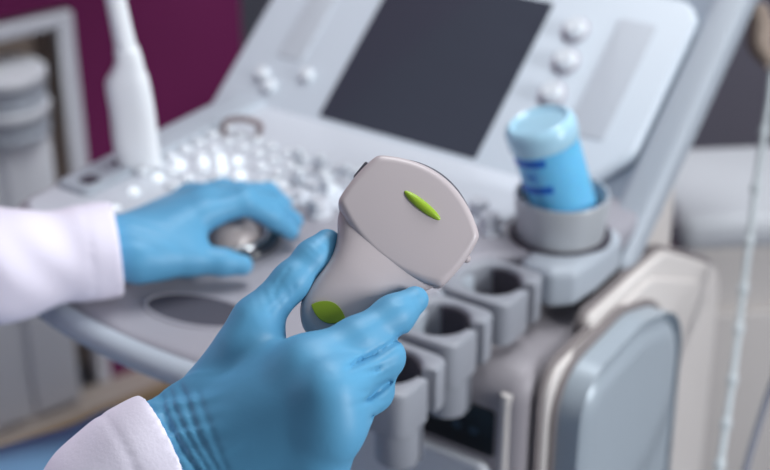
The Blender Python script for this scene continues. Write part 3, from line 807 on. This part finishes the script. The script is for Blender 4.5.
obj('trousers', surface(trf, (-1.26, .05, .03), (-.54, .86, .68), .008), M['trousers'], ps)
for q in legs:
    p = Vector(q[-1][0]); f = Vector((.78, .62, 0)) if q is legs[1] else Vector((.35, .93, 0))
    def sf(P, p=p, f=f): return np.maximum(chain(P, [(tuple(p+Vector((0, 0, -.05))-f*.03), .036), (tuple(p+f*.09+Vector((0, 0, -.062))), .036), (tuple(p+f*.16+Vector((0, 0, -.070))), .028)], .02), .003-P[..., 2])
    obj('shoe', surface(sf, tuple(p+Vector((-.25, -.25, -.12))), tuple(p+Vector((.25, .25, .02))), .006), M['shoe'], ps)
fw = Vector((.79, .61, 0)); sd = Vector((.61, -.79, 0)); hc_ = Vector((-.985, .325, 1.415))
rot = [list(fw), list(sd), [0, 0, 1]]
def bodyf(P):
    d = ellipsoid(P, hc_+Vector((0, 0, .025)), (.092, .074, .098), rot)
    d = smin(d, ellipsoid(P, hc_+fw*.03+Vector((0, 0, -.05)), (.060, .056, .066), rot), .04)
    d = smin(d, cone(P, hc_+fw*.080+Vector((0, 0, .012)), hc_+fw*.103+Vector((0, 0, -.024)), .008, .012), .014)
    d = smin(d, cone(P, hc_+fw*.085+sd*.014+Vector((0, 0, -.058)), hc_+fw*.085-sd*.014+Vector((0, 0, -.058)), .0075, .0075), .008)
    for s in (-1, 1):
        d = smin(d, ellipsoid(P, hc_+sd*(s*.077)-fw*.005, (.018, .008, .030), rot), .008)
        d = np.maximum(d, -(ellipsoid(P, hc_+fw*.094+sd*(s*.031)+Vector((0, 0, .016)), (.012, .017, .010), rot)))
    d = smin(d, cone(P, hc_+Vector((0, 0, -.04))-fw*.02, (-1.02, .29, 1.16), .052, .062), .03)
    return smin(d, cone(P, (-1.09, .38, 1.13), (-.95, .20, 1.13), .05, .05), .05)
obj('body', surface(bodyf, (-1.2, .08, 1.05), (-.78, .56, 1.56), .005), M['skin'], ps)
def hairf(P):
    d = ellipsoid(P, hc_+Vector((0, 0, .030))-fw*.008, (.098, .082, .104), rot)
    q = P-A3(hc_); s = q@A3(fw)
    cut = np.minimum(.055-s, 9); cut = np.maximum(s-.055-.35*(q[..., 2]-.06), -.030-q[..., 2]+.0*s)
    return np.maximum(d, cut)+.0012*np.sin(140*(q@A3(sd)))
obj('hair', surface(hairf, tuple(hc_-Vector((.15, .15, .08))), tuple(hc_+Vector((.15, .15, .16))), .005), M['hair'], ps)
for s in (-1, 1):
    c = hc_+fw*.0735+sd*(s*.031)+Vector((0, 0, .016))
    e = obj('eye', ball(G(), c, .0125), M['eye'], ps)
    obj('iris', ball(G(), c+fw*.0082, .0050), M['iris'], e)

st = thing('stool', (-1.05, .27, 0), 'dark round swivel stool under the seated person', 'stool')
T = Matrix.Translation((-1.05, .27, 0))
g = G(); lathe(g, [(.15, .40), (.17, .405), (.175, .42), (.17, .44), (.14, .447), (.0003, .447)], T, 40); obj('seat', g, M['stool'], st)
g = G(); lathe(g, [(.026, .06), (.026, .25), (.018, .25), (.018, .40)], T, 20); obj('column', g, M['steel'], st)
for k in range(5):
    a = 2*PI*k/5+.3; dv = Vector((math.cos(a), math.sin(a), 0)); o = Vector((-1.05, .27, .075))
    g = G(); tube(g, [o, o+dv*.13+Vector((0, 0, -.005)), o+dv*.22+Vector((0, 0, -.02))], [.016, .014, .011]); lg = obj('leg', g, M['steel'], st)
    g = G(); ball(g, o+dv*.22+Vector((0, 0, -.052)), .022); obj('castor', g, M['rubber_and_shade'], lg)

# ================================================================== LIGHT
def area(name, loc, target, size, power, color, sy=None):
    l = bpy.data.lights.new(name, 'AREA'); l.energy = power; l.color = color; l.size = size
    if sy: l.shape = 'RECTANGLE'; l.size_y = sy
    o = bpy.data.objects.new(name, l); COL.objects.link(o); o.location = loc
    o.rotation_euler = (Vector(target)-Vector(loc)).to_track_quat('-Z', 'Y').to_euler(); return o
area('window_light', (2.6, 1.45, 1.85), (-.5, .9, .85), 1.5, 250, (.94, .97, 1.0), 1.3)
area('ceiling_light', (-.55, 1.45, 2.7), (-.75, 1.0, .8), 1.2, 33, (.95, .98, 1.0), .6)
wl = bpy.data.worlds.new('world'); scene.world = wl; wl.use_nodes = True
wl.node_tree.nodes['Background'].inputs[0].default_value = (.80, .86, 1.0, 1)
wl.node_tree.nodes['Background'].inputs[1].default_value = .21

# ================================================================== CAMERA
p = math.radians(28); a = math.radians(34)
Rv = Vector((math.cos(a), math.sin(a), 0)); Hv = Vector((-math.sin(a), math.cos(a), 0))
Fv = Hv*math.cos(p)-Vector((0, 0, math.sin(p))); Uv = Rv.cross(Fv)
cam = bpy.data.cameras.new('camera'); co = bpy.data.objects.new('camera', cam); COL.objects.link(co)
co.matrix_world = Matrix(((Rv.x, Uv.x, -Fv.x, 0), (Rv.y, Uv.y, -Fv.y, 0), (Rv.z, Uv.z, -Fv.z, 1.47), (0, 0, 0, 1)))
cam.sensor_width = 36; cam.lens = 1450/770*36; cam.clip_start = .02
cam.dof.use_dof = True; cam.dof.focus_distance = .845; cam.dof.aperture_fstop = 4.8
scene.camera = co
scene.view_settings.view_transform = 'Standard'; scene.view_settings.look = 'None'
scene.view_settings.exposure = -.08; scene.view_settings.gamma = 1; scene.view_settings.use_curve_mapping = False
